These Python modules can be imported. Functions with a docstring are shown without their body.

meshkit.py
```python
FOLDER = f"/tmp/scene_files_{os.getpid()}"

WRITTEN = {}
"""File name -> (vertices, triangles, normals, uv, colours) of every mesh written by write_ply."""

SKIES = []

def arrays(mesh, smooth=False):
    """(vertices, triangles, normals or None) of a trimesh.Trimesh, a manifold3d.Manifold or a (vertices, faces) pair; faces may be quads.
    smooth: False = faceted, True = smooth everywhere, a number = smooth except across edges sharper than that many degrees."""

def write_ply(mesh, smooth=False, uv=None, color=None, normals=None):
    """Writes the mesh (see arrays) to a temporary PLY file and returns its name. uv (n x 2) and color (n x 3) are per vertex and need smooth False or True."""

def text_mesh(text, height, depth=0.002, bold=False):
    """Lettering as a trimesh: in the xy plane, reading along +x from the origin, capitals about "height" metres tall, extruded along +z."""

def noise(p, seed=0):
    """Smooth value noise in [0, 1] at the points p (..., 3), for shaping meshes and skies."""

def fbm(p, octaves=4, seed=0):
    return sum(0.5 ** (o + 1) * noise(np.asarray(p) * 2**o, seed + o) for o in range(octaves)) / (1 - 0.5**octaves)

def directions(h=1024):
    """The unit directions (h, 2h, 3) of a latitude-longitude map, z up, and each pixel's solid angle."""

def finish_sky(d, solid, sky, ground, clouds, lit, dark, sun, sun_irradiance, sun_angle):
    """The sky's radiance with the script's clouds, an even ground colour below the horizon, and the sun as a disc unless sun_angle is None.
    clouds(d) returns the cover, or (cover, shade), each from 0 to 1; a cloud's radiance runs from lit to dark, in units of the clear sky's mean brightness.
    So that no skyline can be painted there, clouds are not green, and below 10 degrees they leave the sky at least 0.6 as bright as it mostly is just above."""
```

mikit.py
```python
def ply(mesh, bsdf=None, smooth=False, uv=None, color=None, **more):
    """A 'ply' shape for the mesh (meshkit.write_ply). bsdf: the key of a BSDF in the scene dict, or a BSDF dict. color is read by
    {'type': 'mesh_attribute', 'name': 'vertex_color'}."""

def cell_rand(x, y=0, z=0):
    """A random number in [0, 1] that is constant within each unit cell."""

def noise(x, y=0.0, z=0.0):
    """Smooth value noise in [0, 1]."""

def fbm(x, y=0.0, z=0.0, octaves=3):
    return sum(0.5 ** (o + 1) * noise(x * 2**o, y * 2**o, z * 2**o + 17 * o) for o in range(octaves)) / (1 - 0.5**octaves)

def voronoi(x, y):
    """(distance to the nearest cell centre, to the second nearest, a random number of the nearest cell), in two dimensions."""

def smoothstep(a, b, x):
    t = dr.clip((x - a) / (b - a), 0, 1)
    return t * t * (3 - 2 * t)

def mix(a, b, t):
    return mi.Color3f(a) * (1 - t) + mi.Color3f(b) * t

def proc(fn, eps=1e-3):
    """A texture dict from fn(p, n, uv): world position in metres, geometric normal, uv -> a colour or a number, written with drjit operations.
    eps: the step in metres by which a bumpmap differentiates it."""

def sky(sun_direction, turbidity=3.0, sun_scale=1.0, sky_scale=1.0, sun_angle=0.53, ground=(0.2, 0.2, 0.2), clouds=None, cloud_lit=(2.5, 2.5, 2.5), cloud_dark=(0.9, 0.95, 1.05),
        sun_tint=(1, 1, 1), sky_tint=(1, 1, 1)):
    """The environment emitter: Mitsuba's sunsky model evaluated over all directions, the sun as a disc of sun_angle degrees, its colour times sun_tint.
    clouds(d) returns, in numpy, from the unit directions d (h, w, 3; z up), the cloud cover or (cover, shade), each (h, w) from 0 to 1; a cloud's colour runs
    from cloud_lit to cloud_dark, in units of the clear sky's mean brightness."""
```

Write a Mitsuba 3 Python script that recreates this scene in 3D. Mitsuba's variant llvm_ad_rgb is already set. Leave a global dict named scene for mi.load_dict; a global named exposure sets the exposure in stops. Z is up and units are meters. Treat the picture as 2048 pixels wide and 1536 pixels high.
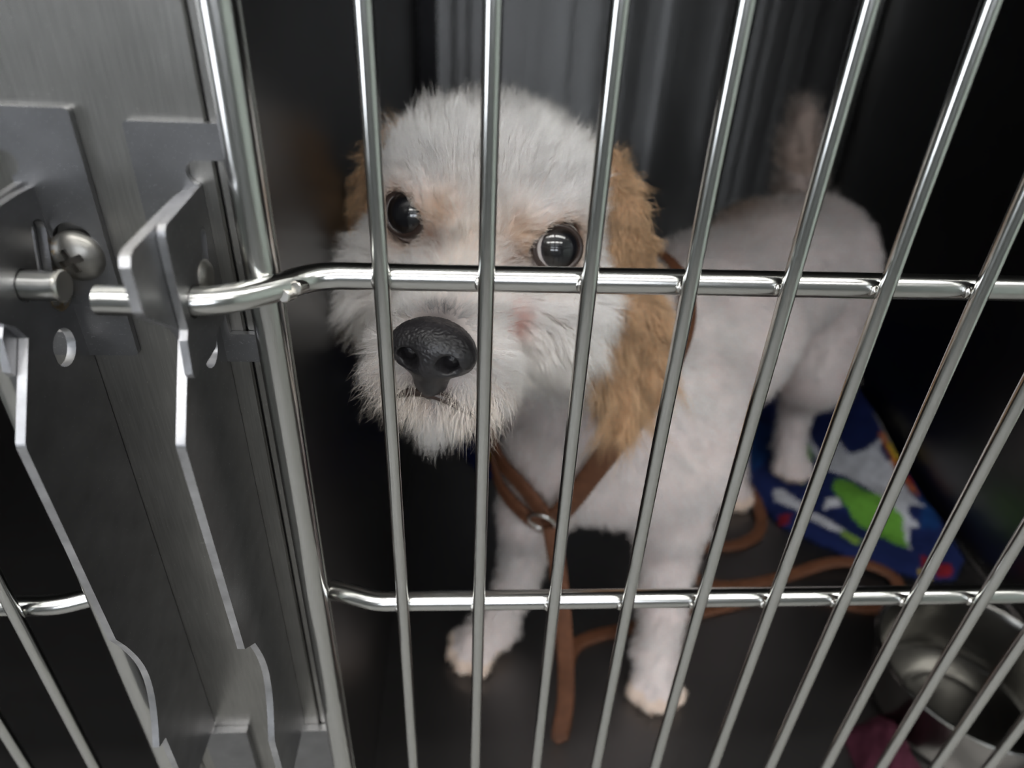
import math, random
import numpy as np, trimesh, mitsuba as mi, drjit as dr
import shapely
import shapely.affinity
from shapely.geometry import Polygon, Point, LineString
import mikit, meshkit
from mikit import proc, noise, fbm, mix, smoothstep

T = mi.ScalarTransform4f
scene, labels = {'type': 'scene'}, {}

# ------------------------------------------------------------------ camera
CAM = np.array([0.0250, -0.1820, 0.0819])
YAW, PITCH, ROLL, FOCAL = math.radians(4.353), math.radians(32.195), math.radians(2.815), 1361.7
_f0 = np.array([math.sin(YAW), math.cos(YAW), 0.0]); _r0 = np.array([math.cos(YAW), -math.sin(YAW), 0.0]); _u0 = np.array([0, 0, 1.0])
FWD = _f0 * math.cos(PITCH) - _u0 * math.sin(PITCH)
_u1 = _u0 * math.cos(PITCH) + _f0 * math.sin(PITCH)
UP = _u1 * math.cos(ROLL) - _r0 * math.sin(ROLL)
scene['camera'] = {'type': 'thinlens', 'fov': 2 * math.degrees(math.atan(1024 / FOCAL)), 'fov_axis': 'x',
                   'aperture_radius': 0.0017, 'focus_distance': 0.228, 'near_clip': 0.01, 'far_clip': 20.0,
                   'to_world': T().look_at(origin=CAM.tolist(), target=(CAM + FWD).tolist(), up=UP.tolist())}
# ------------------------------------------------------------------ light
exposure = 0.10
LAMP = 12.0            # radiance of the ceiling lamps' diffusers
WINDOW = 6.0          # radiance of the overcast daylight seen through the window
# (x, y, size x, size y) of the room's ceiling lamps
LAMPS = [(-0.55, -0.60, 1.15, 0.28), (0.75, -0.60, 1.15, 0.28), (-0.55, -1.65, 1.15, 0.28), (0.75, -1.65, 1.15, 0.28)]
CEIL = 1.30

# ------------------------------------------------------------------ materials
def rgb(*c):
    return {'type': 'rgb', 'value': list(c)}

def mat(name, **d):
    scene[name] = d
    return name

def principled(name, color, **k):
    c = color if isinstance(color, dict) else rgb(*color)
    return mat(name, type='twosided', bsdf={'type': 'principled', 'base_color': c, **k})

VC = {'type': 'mesh_attribute', 'name': 'vertex_color'}

def brushed(p, n, uv):
    a = fbm(p.x * 2600, p.y * 2600, p.z * 90, 2)
    b = fbm(p.x * 60, p.y * 60, p.z * 40, 3)
    s = smoothstep(0.84, 0.95, noise(p.x * 2300, p.y * 2300, p.z * 700))
    v = 0.30 + 0.09 * (a - 0.5) + 0.10 * (b - 0.5) + 0.10 * s
    v = v * 1.12
    return mi.Color3f(v * 1.0, v * 0.98, v * 0.93)

def plate_tex(p, n, uv):
    b = fbm(p.x * 110, p.y * 110, p.z * 110, 4)
    s = smoothstep(0.82, 0.95, noise(p.x * 2300, p.y * 2300, p.z * 2300))
    v = 0.27 + 0.12 * (b - 0.5) + 0.16 * s
    v = dr.select((dr.abs(n.x) < 0.6) & ((p.y < 0.0040) | (dr.abs(n.y) < 0.5)) & ~((p.y > -0.0085) & (p.y < 0.0055) & (p.z > -0.004) & (p.z < 0.0165)), 0.60 + 0.6 * (b - 0.5), v)     # sheared edges are bright bare metal
    return mi.Color3f(v * 0.98, v * 0.98, v * 1.01)

def edge_tex(p, n, uv):
    b = fbm(p.x * 900, p.y * 900, p.z * 900, 3)
    v = 0.62 * smoothstep(0.2, 0.6, b) + 0.1
    return mi.Color3f(v, v, v * 0.99)

principled('mat_bar', (0.66, 0.66, 0.64), metallic=1.0, roughness=0.15, specular=0.5)
principled('mat_rod', (0.64, 0.64, 0.62), metallic=1.0, roughness=0.20, specular=0.5)
principled('mat_weld', (0.62, 0.60, 0.56), metallic=1.0, roughness=0.28)
principled('mat_post', proc(brushed), metallic=1.0, roughness=0.34)
principled('mat_plate', proc(plate_tex), metallic=1.0, roughness=0.36)
principled('mat_fin', proc(plate_tex), metallic=1.0, roughness=0.38)
def screw_tex(p, n, uv):
    grime = smoothstep(0.50, 0.62, fbm(p.x * 700, p.y * 700, p.z * 700, 3)) * smoothstep(-0.0865, -0.0905, p.x)
    v = 0.23 + 0.12 * (fbm(p.x * 260, p.y * 260, p.z * 260, 3) - 0.5)
    return mix(mi.Color3f(v, v * 0.97, v * 0.9), (0.22, 0.16, 0.09), grime)

principled('mat_screw', proc(screw_tex), metallic=0.9, roughness=0.36)
principled('mat_slot', (0.05, 0.045, 0.04), metallic=0.0, roughness=0.7)
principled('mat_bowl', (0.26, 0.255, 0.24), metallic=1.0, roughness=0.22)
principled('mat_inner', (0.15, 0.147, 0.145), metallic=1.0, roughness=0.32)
def ripple(p, n, uv):
    return noise(p.x * 34, p.z * 0.6, 3.0) + 0.35 * noise(p.x * 110, p.z * 0.8, 5.0)

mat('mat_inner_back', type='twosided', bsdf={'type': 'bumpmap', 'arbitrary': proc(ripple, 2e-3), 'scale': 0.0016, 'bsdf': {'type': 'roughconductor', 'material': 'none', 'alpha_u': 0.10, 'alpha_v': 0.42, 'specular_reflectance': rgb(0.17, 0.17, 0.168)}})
principled('mat_corner_shade', (0.03, 0.03, 0.032), metallic=1.0, roughness=0.5)  # near-black tone that paints the shade of the back corner
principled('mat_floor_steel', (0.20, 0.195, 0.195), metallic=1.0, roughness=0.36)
principled('mat_fur', VC, roughness=0.75, specular=0.25)
principled('mat_skin', VC, roughness=0.8, specular=0.2)
mat('mat_eye', type='principled', base_color=VC, roughness=0.04, specular=0.7, clearcoat=1.0, clearcoat_gloss=1.0)
mat('mat_lid', type='principled', base_color=rgb(0.035, 0.022, 0.018), roughness=0.3, specular=0.5)

def nose_col(p, n, uv):
    b = fbm(p.x * 300, p.y * 300, p.z * 300, 3)
    return mix((0.009, 0.0085, 0.010), (0.028, 0.026, 0.028), b)

principled('mat_nose', proc(nose_col), roughness=0.40, specular=0.55)

def leather(p, n, uv):
    b = fbm(p.x * 240, p.y * 240, p.z * 240, 4)
    return mix((0.060, 0.022, 0.010), (0.135, 0.052, 0.024), b)

principled('mat_leather', proc(leather), roughness=0.6, specular=0.35)
principled('mat_blanket', VC, roughness=0.95, specular=0.1, sheen=0.6)

def maroon(p, n, uv):
    b = fbm(p.x * 200, p.y * 200, p.z * 200, 4)
    return mix((0.026, 0.006, 0.011), (0.065, 0.017, 0.030), b)

principled('mat_maroon', proc(maroon), roughness=0.9, specular=0.1, sheen=0.7)
principled('mat_claw', (0.30, 0.22, 0.17), roughness=0.4)
principled('mat_chrome', (0.72, 0.72, 0.70), metallic=1.0, roughness=0.10)
principled('mat_paint', (0.50, 0.56, 0.51), roughness=0.8)
principled('mat_dark_paint', (0.16, 0.17, 0.17), roughness=0.8)
principled('mat_ceiling', (0.75, 0.75, 0.73), roughness=0.9)
principled('mat_roomfloor', (0.24, 0.235, 0.225), roughness=0.6)
principled('mat_frame', (0.75, 0.75, 0.75), roughness=0.5)

# ------------------------------------------------------------------ helpers
taken = set()

def numbered(key):
    if key not in taken:
        taken.add(key); return key
    k = 1
    while f'{key}_{k:03d}' in taken:
        k += 1
    taken.add(f'{key}_{k:03d}')
    return f'{key}_{k:03d}'

def add(key, mesh, material, smooth=False, label=None, **k):
    key = numbered(key)
    scene[key] = mikit.ply(mesh, material, smooth=smooth, **k)
    if label:
        labels.setdefault(key, {})['label'] = label
    return key

def thing(key, label, category, group=None):
    labels[key] = {'label': label, 'category': category}
    if group:
        labels[key]['group'] = group

def structure(key, mesh, material, label=None, smooth=False, **k):
    add(key, mesh, material, smooth=smooth, **k)
    labels[key] = {'kind': 'structure'}
    if label:
        labels[key]['label'] = label

def box(x0, x1, y0, y1, z0, z1):
    m = trimesh.creation.box((x1 - x0, y1 - y0, z1 - z0))
    m.apply_translation(((x0 + x1) / 2, (y0 + y1) / 2, (z0 + z1) / 2))
    return m

def rbox(x0, x1, y0, y1, z0, z1, r):
    """A box with its edges chamfered by r."""
    pts = []
    for x, sx in ((x0, 1), (x1, -1)):
        for y, sy in ((y0, 1), (y1, -1)):
            for z, sz in ((z0, 1), (z1, -1)):
                pts += [(x + sx * r, y + sy * r, z), (x + sx * r, y, z + sz * r), (x, y + sy * r, z + sz * r)]
    return trimesh.convex.convex_hull(np.array(pts))

def cat(*m):
    return trimesh.util.concatenate([x for x in m])

def frames(p, ref=None):
    t = np.gradient(p, axis=0); t /= np.linalg.norm(t, axis=1, keepdims=True) + 1e-12
    a = np.zeros_like(p)
    prev = np.cross(t[0], [0.31, 0.2, 0.93]) if ref is None else np.asarray(ref[0] if np.ndim(ref) == 2 else ref, float)
    for i in range(len(p)):
        if ref is not None and np.ndim(ref) == 2:
            prev = ref[i]
        v = prev - (prev @ t[i]) * t[i]
        a[i] = v / (np.linalg.norm(v) + 1e-12)
        prev = a[i]
    return t, a, np.cross(t, a)

def sweep(path, ra, rb=None, sides=16, ref=None, cap=True, power=2.0):
    """A closed tube with an (super)elliptical section of half axes ra (along ref) and rb."""
    p = np.asarray(path, float); n = len(p)
    rb = ra if rb is None else rb
    ra, rb = np.broadcast_to(ra, (n,)), np.broadcast_to(rb, (n,))
    t, a, b = frames(p, ref)
    ang = np.arange(sides) * 2 * np.pi / sides
    c, s = np.cos(ang), np.sin(ang)
    c, s = np.sign(c) * np.abs(c) ** (2 / power), np.sign(s) * np.abs(s) ** (2 / power)
    v = p[:, None] + ra[:, None, None] * c[None, :, None] * a[:, None] + rb[:, None, None] * s[None, :, None] * b[:, None]
    i, j = np.meshgrid(np.arange(n - 1), np.arange(sides), indexing='ij')
    q = np.stack([i * sides + j, i * sides + (j + 1) % sides, (i + 1) * sides + (j + 1) % sides, (i + 1) * sides + j], -1).reshape(-1, 4)
    f = np.vstack([q[:, [0, 1, 2]], q[:, [0, 2, 3]]])
    v = v.reshape(-1, 3)
    if cap:
        k = np.arange(sides)
        v = np.vstack([v, p[:1], p[-1:]])
        f = np.vstack([f, np.stack([(k + 1) % sides, k, k * 0 + n * sides], 1), np.stack([(n - 1) * sides + k, (n - 1) * sides + (k + 1) % sides, k * 0 + n * sides + 1], 1)])
    return trimesh.Trimesh(v, f, process=False)

def spline(pts, n):
    """Catmull-Rom through pts, n points."""
    from scipy.interpolate import PchipInterpolator, CubicSpline
    p = np.asarray(pts, float)
    s = np.r_[0, np.cumsum(np.linalg.norm(np.diff(p, axis=0), axis=1) ** 0.5)]
    return CubicSpline(s, p)(np.linspace(0, s[-1], n))

def fillet(pts, r, n=7):
    """A polyline with its corners rounded by radius about r."""
    p = [np.asarray(x, float) for x in pts]
    out = [p[0]]
    for a, b, c in zip(p, p[1:], p[2:]):
        u, w = (a - b), (c - b)
        d = min(r, 0.49 * np.linalg.norm(u), 0.49 * np.linalg.norm(w))
        s, e = b + u / np.linalg.norm(u) * d, b + w / np.linalg.norm(w) * d
        for t in np.linspace(0, 1, n):
            out.append((1 - t) ** 2 * s + 2 * t * (1 - t) * b + t * t * e)
    out.append(p[-1])
    return np.array(out)

def rod(a, b, r, sides=20, chamfer=0.0006):
    a, b = np.asarray(a, float), np.asarray(b, float)
    d = (b - a) / np.linalg.norm(b - a)
    p = np.array([a, a + d * chamfer, b - d * chamfer, b])
    return sweep(p, [r - chamfer, r, r, r - chamfer], sides=sides)

def plate_x(poly, x0, x1):
    """A polygon in (y, z) extruded from x0 to x1."""
    m = trimesh.creation.extrude_polygon(poly, x1 - x0, engine='earcut')
    v = m.vertices
    return trimesh.Trimesh(np.stack([x0 + v[:, 2], v[:, 0], v[:, 1]], 1), m.faces, process=False)

def plate_y(poly, y0, y1):
    """A polygon in (x, z) extruded from y0 to y1."""
    m = trimesh.creation.extrude_polygon(poly, y1 - y0, engine='earcut')
    v = m.vertices
    return trimesh.Trimesh(np.stack([v[:, 0], y1 - v[:, 2], v[:, 1]], 1), m.faces, process=False)

def lathe(profile, n=64, center=(0, 0, 0)):
    pr = np.asarray(profile, float)
    ang = np.arange(n) * 2 * np.pi / n
    v = np.stack([pr[:, 0][:, None] * np.cos(ang), pr[:, 0][:, None] * np.sin(ang), np.broadcast_to(pr[:, 1][:, None], (len(pr), n))], -1).reshape(-1, 3)
    i, j = np.meshgrid(np.arange(len(pr) - 1), np.arange(n), indexing='ij')
    q = np.stack([i * n + j, i * n + (j + 1) % n, (i + 1) * n + (j + 1) % n, (i + 1) * n + j], -1).reshape(-1, 4)
    return trimesh.Trimesh(v + np.asarray(center), np.vstack([q[:, [0, 1, 2]], q[:, [0, 2, 3]]]), process=True)

def wall_quad(a, u, v):
    """A rectangle at corner a with edges u and v and matching uv."""
    a, u, v = (np.asarray(x, float) for x in (a, u, v))
    return (np.array([a, a + u, a + u + v, a + v]), np.array([[0, 1, 2, 3]])), np.array([[0, 0], [1, 0], [1, 1], [0, 1.0]])

# ------------------------------------------------------------------ the cages' steel shell (the setting)
ZF, ZC = -0.385, 0.230           # cage floor and cage ceiling
XL, XR, YB, YF = -0.036, 0.503, 0.700, 0.0095
XLL = -0.690                     # far side of the neighbouring cage
structure('floor', box(XLL - .02, XR + .02, YF, YB + .02, ZF - .02, ZF), 'mat_floor_steel', 'dark steel cage floor')
structure('ceiling', box(XLL - .02, XR + .02, YF, YB + .02, ZC, ZC + .02), 'mat_inner')
structure('wall_left', rbox(-0.112, XL, YF + .0005, YB - .0005, ZF + .0005, ZC - .0005, .0008), 'mat_inner', 'steel side panel left of the dog')
structure('wall_right', box(XR, XR + .02, YF, YB, ZF, ZC), 'mat_inner', 'dark steel side panel right of the dog')
structure('wall_far_left', box(XLL - .02, XLL, YF, YB, ZF, ZC), 'mat_inner')
q, uv = wall_quad((XLL, YB, ZF), (XR - XLL, 0, 0), (0, 0, ZC - ZF))
structure('wall_back', q, 'mat_inner_back', 'grey steel back panel with vertical streaks', uv=uv)

structure('shade_strip_2', rbox(XL + .0005, XL + .022, YB - .004, YB - .0002, ZF + .001, ZC - .001, .0006), 'mat_corner_shade', 'dark strip added as the corner shadow beside the back panel')  # added dark strip, stands in for the shadow line down this corner
structure('trim_3', rbox(XR - .013, XR - .003, YB - .006, YB - .0002, ZF + .001, ZC - .001, .001), 'mat_bar', 'narrow bright corner flange behind the dog')
structure('trim_4', rbox(XR - .006, XR - .0006, .03, .275, ZF + .0005, ZF + .005, .0008), 'mat_bar', 'thin bright edge where the cage floor meets its right side')

# front post between the two doors: a brushed sheet, and a flange beside each door opening
M = 0.008
structure('trim_1', rbox(-0.1035, -0.0437, M, YF + .0004, -0.60, 0.60, .0006), 'mat_post', 'brushed steel post between the two cage doors')
for x0, x1 in ((-0.0431, -0.0305), (-0.1165, -0.1041)):
    add('trim_1__flange', cat(rbox(x0, x1, M + .0003, YF + .0004, -0.60, 0.60, .0004)), 'mat_post')
# the rest of the cage bank's front: sheets above, below and beside the two doors
structure('wall_front', cat(box(-2.0, XLL - .012, .0085, .03, -1.2, CEIL), box(XR + .012, 2.4, .0085, .03, -1.2, CEIL),
                            box(XLL - .012, XR + .012, .0098, .03, ZC + .006, CEIL), box(XLL - .012, XR + .012, .0098, .03, -1.2, ZF - .006)), 'mat_post')

# ------------------------------------------------------------------ the room in front of the cages
RX0, RX1, RY0, RZ0 = -2.0, 2.4, -3.2, -1.2
structure('floor_room', box(RX0, RX1, RY0, .0085, RZ0 - .05, RZ0), 'mat_roomfloor')
structure('ceiling_room', box(RX0, RX1, RY0, .03, CEIL, CEIL + .05), 'mat_ceiling')
VY0, VY1, VZ0, VZ1 = -1.75, -0.75, -0.45, 0.95   # glazed door opening in the left wall
structure('wall_side_left', cat(box(RX0 - .05, RX0, RY0, VY0, RZ0, CEIL), box(RX0 - .05, RX0, VY1, .03, RZ0, CEIL), box(RX0 - .05, RX0, VY0, VY1, VZ1, CEIL), box(RX0 - .05, RX0, VY0, VY1, RZ0, VZ0)), 'mat_dark_paint')
structure('window_2', cat(box(RX0 - .045, RX0 - .005, VY0, VY0 + .05, VZ0, VZ1), box(RX0 - .045, RX0 - .005, VY1 - .05, VY1, VZ0, VZ1), box(RX0 - .045, RX0 - .005, VY0, VY1, VZ0, VZ0 + .06), box(RX0 - .045, RX0 - .005, VY0, VY1, VZ1 - .06, VZ1)), 'mat_frame')
structure('wall_side_right', box(RX1, RX1 + .05, RY0, .03, RZ0, CEIL), 'mat_paint')
WX0, WX1, WZ0, WZ1 = -0.8, 0.9, 0.15, 1.1     # window opening in the opposite wall
structure('wall_opposite', cat(box(RX0, WX0, RY0 - .1, RY0, RZ0, CEIL), box(WX1, RX1, RY0 - .1, RY0, RZ0, CEIL),
                               box(WX0, WX1, RY0 - .1, RY0, RZ0, WZ0), box(WX0, WX1, RY0 - .1, RY0, WZ1, CEIL)), 'mat_dark_paint')
structure('window_1', cat(*[box(x - .025, x + .025, RY0 - .07, RY0 - .02, WZ0, WZ1) for x in (WX0 + .025, WX0 + .65, WX1 - .65, WX1 - .025)],
                          box(WX0, WX1, RY0 - .07, RY0 - .02, WZ0, WZ0 + .05), box(WX0, WX1, RY0 - .07, RY0 - .02, WZ1 - .05, WZ1)), 'mat_frame')
# overcast sky outside the window
scene['sky'] = {'type': 'constant', 'radiance': rgb(WINDOW * .95, WINDOW * 1.0, WINDOW * 1.08)}
for i, (lx, ly, sx, sy) in enumerate(LAMPS):
    k = 'ceiling_light' + ('' if i == 0 else f'_{i:03d}')
    thing(k, ['white ceiling lamp nearest the cages, over the latches', 'white ceiling lamp nearest the cages, over the dog', 'white ceiling lamp near the window, toward the glazed door', 'white ceiling lamp near the window, away from the glazed door'][i], 'ceiling lamp', 'ceiling lamps of the room')
    add(k + '__frame', cat(box(lx - sx / 2 - .03, lx - sx / 2, ly - sy / 2 - .03, ly + sy / 2 + .03, CEIL - .04, CEIL - .0005), box(lx + sx / 2, lx + sx / 2 + .03, ly - sy / 2 - .03, ly + sy / 2 + .03, CEIL - .04, CEIL - .0005),
                          box(lx - sx / 2, lx + sx / 2, ly - sy / 2 - .03, ly - sy / 2, CEIL - .04, CEIL - .0005), box(lx - sx / 2, lx + sx / 2, ly + sy / 2, ly + sy / 2 + .03, CEIL - .04, CEIL - .0005)), 'mat_frame')
    q, uv = wall_quad((lx - sx / 2, ly - sy / 2, CEIL - .03), (0, sy, 0), (sx, 0, 0))
    kk = add(k + '__diffuser', q, 'mat_frame')
    scene[kk]['emitter'] = {'type': 'area', 'radiance': rgb(LAMP, LAMP * .985, LAMP * .95)}

# ------------------------------------------------------------------ cage doors
RB, RW, RF = 0.0024, 0.0040, 0.0046       # radii: bars, cross rods, frame
FX, FY = -0.0336, 0.0008                  # left frame rod of the right door
YW = RB + RW                              # cross rods lie behind the bars
ZL = -0.1418
LR_Y, LR_Z = -0.0135, 0.0005              # where the latch end of the middle cross rod runs

def weld(x, z, side):
    m = trimesh.creation.icosphere(2, 1.0)
    v = m.vertices * np.array([.0011, .0015, .0020])
    v = v * (1 + 0.35 * (meshkit.noise(m.vertices * 2.1 + [x * 977, z * 331, 0]) - .5)[:, None])
    return trimesh.Trimesh(v + [x + side * .0024, YW - RW + .0004, z], m.faces, process=False)

def door(root, mirror, nbars, latch_path, wire_zs, ztop, zbot, xfar):
    """mirror(x) maps the right door's x to this door's."""
    fx = mirror(FX)
    fr = np.array([(fx, FY, zbot), (fx, FY, ztop), (mirror(xfar), FY, ztop), (mirror(xfar), FY, zbot), (fx, FY, zbot)])
    path = fillet(np.vstack([(fr[0] + fr[1]) / 2 + [0, 0, -.12], fr[1], fr[2], fr[3], fr[0], (fr[0] + fr[1]) / 2 + [0, 0, -.12]]), .012)
    add(root + '__frame', sweep(path, RF, sides=28, cap=False), 'mat_rod', smooth=50)
    for i in range(nbars):
        x = mirror(0.03 * i)
        add(root + '__bar', rod((x, 0, zbot + .002), (x, 0, ztop - .002), RB, 20), 'mat_bar', smooth=40)
    xe = mirror(xfar)
    for z in wire_zs:
        if z == 0:
            p = latch_path
        else:
            s = 1 if mirror(1) > mirror(0) else -1
            p = fillet([(fx + s * .003, YW + .0060, z + .0005), (fx + s * .012, YW + .0035, z + .0002), (fx + s * .022, YW, z), (xe - s * .004, YW, z)], .009)
        k = add(root + '__cross_rod', sweep(p, RW, sides=28), 'mat_rod', smooth=40)
        for i in range(nbars):
            add(k + '__weld', weld(mirror(0.03 * i), z, -1), 'mat_weld', smooth=True)

right_latch = fillet([(-0.0725, LR_Y, LR_Z), (-0.0715, LR_Y, LR_Z), (-0.0425, LR_Y, LR_Z), (-0.0300, -.0040, 0), (-0.0200, YW, 0), (0.520, YW, 0)], .011, 9)
door('cage_door', lambda x: x, 18, right_latch, (0.1418, 0, ZL, -.300), 0.222, -0.377, 0.5205)
# short stubs ground flush where two wires end on the latch bend
for x, y, z in ((-.0262, -.0050, -.0012), (-.0232, -.0030, .0004)):
    d = np.array([-.25, -.9, .2]); d /= np.linalg.norm(d)
    add('cage_door__stub', rod(np.array([x, y, z]) - d * .004, np.array([x, y, z]) + d * .0012, .0019, 18, .0003), 'mat_weld', smooth=40)
thing('cage_door', 'barred stainless steel cage door in front of the white dog', 'cage door')
MX = -0.0735
mir = lambda x: 2 * MX - x
left_latch = fillet([(-0.0822, LR_Y + .002, .0035), (-0.0832, LR_Y + .002, .0035), (mir(-0.0425), LR_Y + .002, .0035), (mir(-.0300), -.0040, .002), (mir(-.0200), YW, 0), (mir(0.520), YW, 0)], .011, 9)
door('cage_door_001', mir, 18, left_latch, (0.1418, 0, ZL, -.300), 0.222, -0.377, 0.5205)
thing('cage_door_001', 'edge of the neighbouring barred cage door left of the post, over a dark empty cage', 'cage door')
for z in (.0035,):
    add('cage_door_001__rod_cap', rod((-.0826, LR_Y + .002, z), (-.0810, LR_Y + .002, z), .0043, 24, .0004), 'mat_weld', smooth=40)

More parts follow.
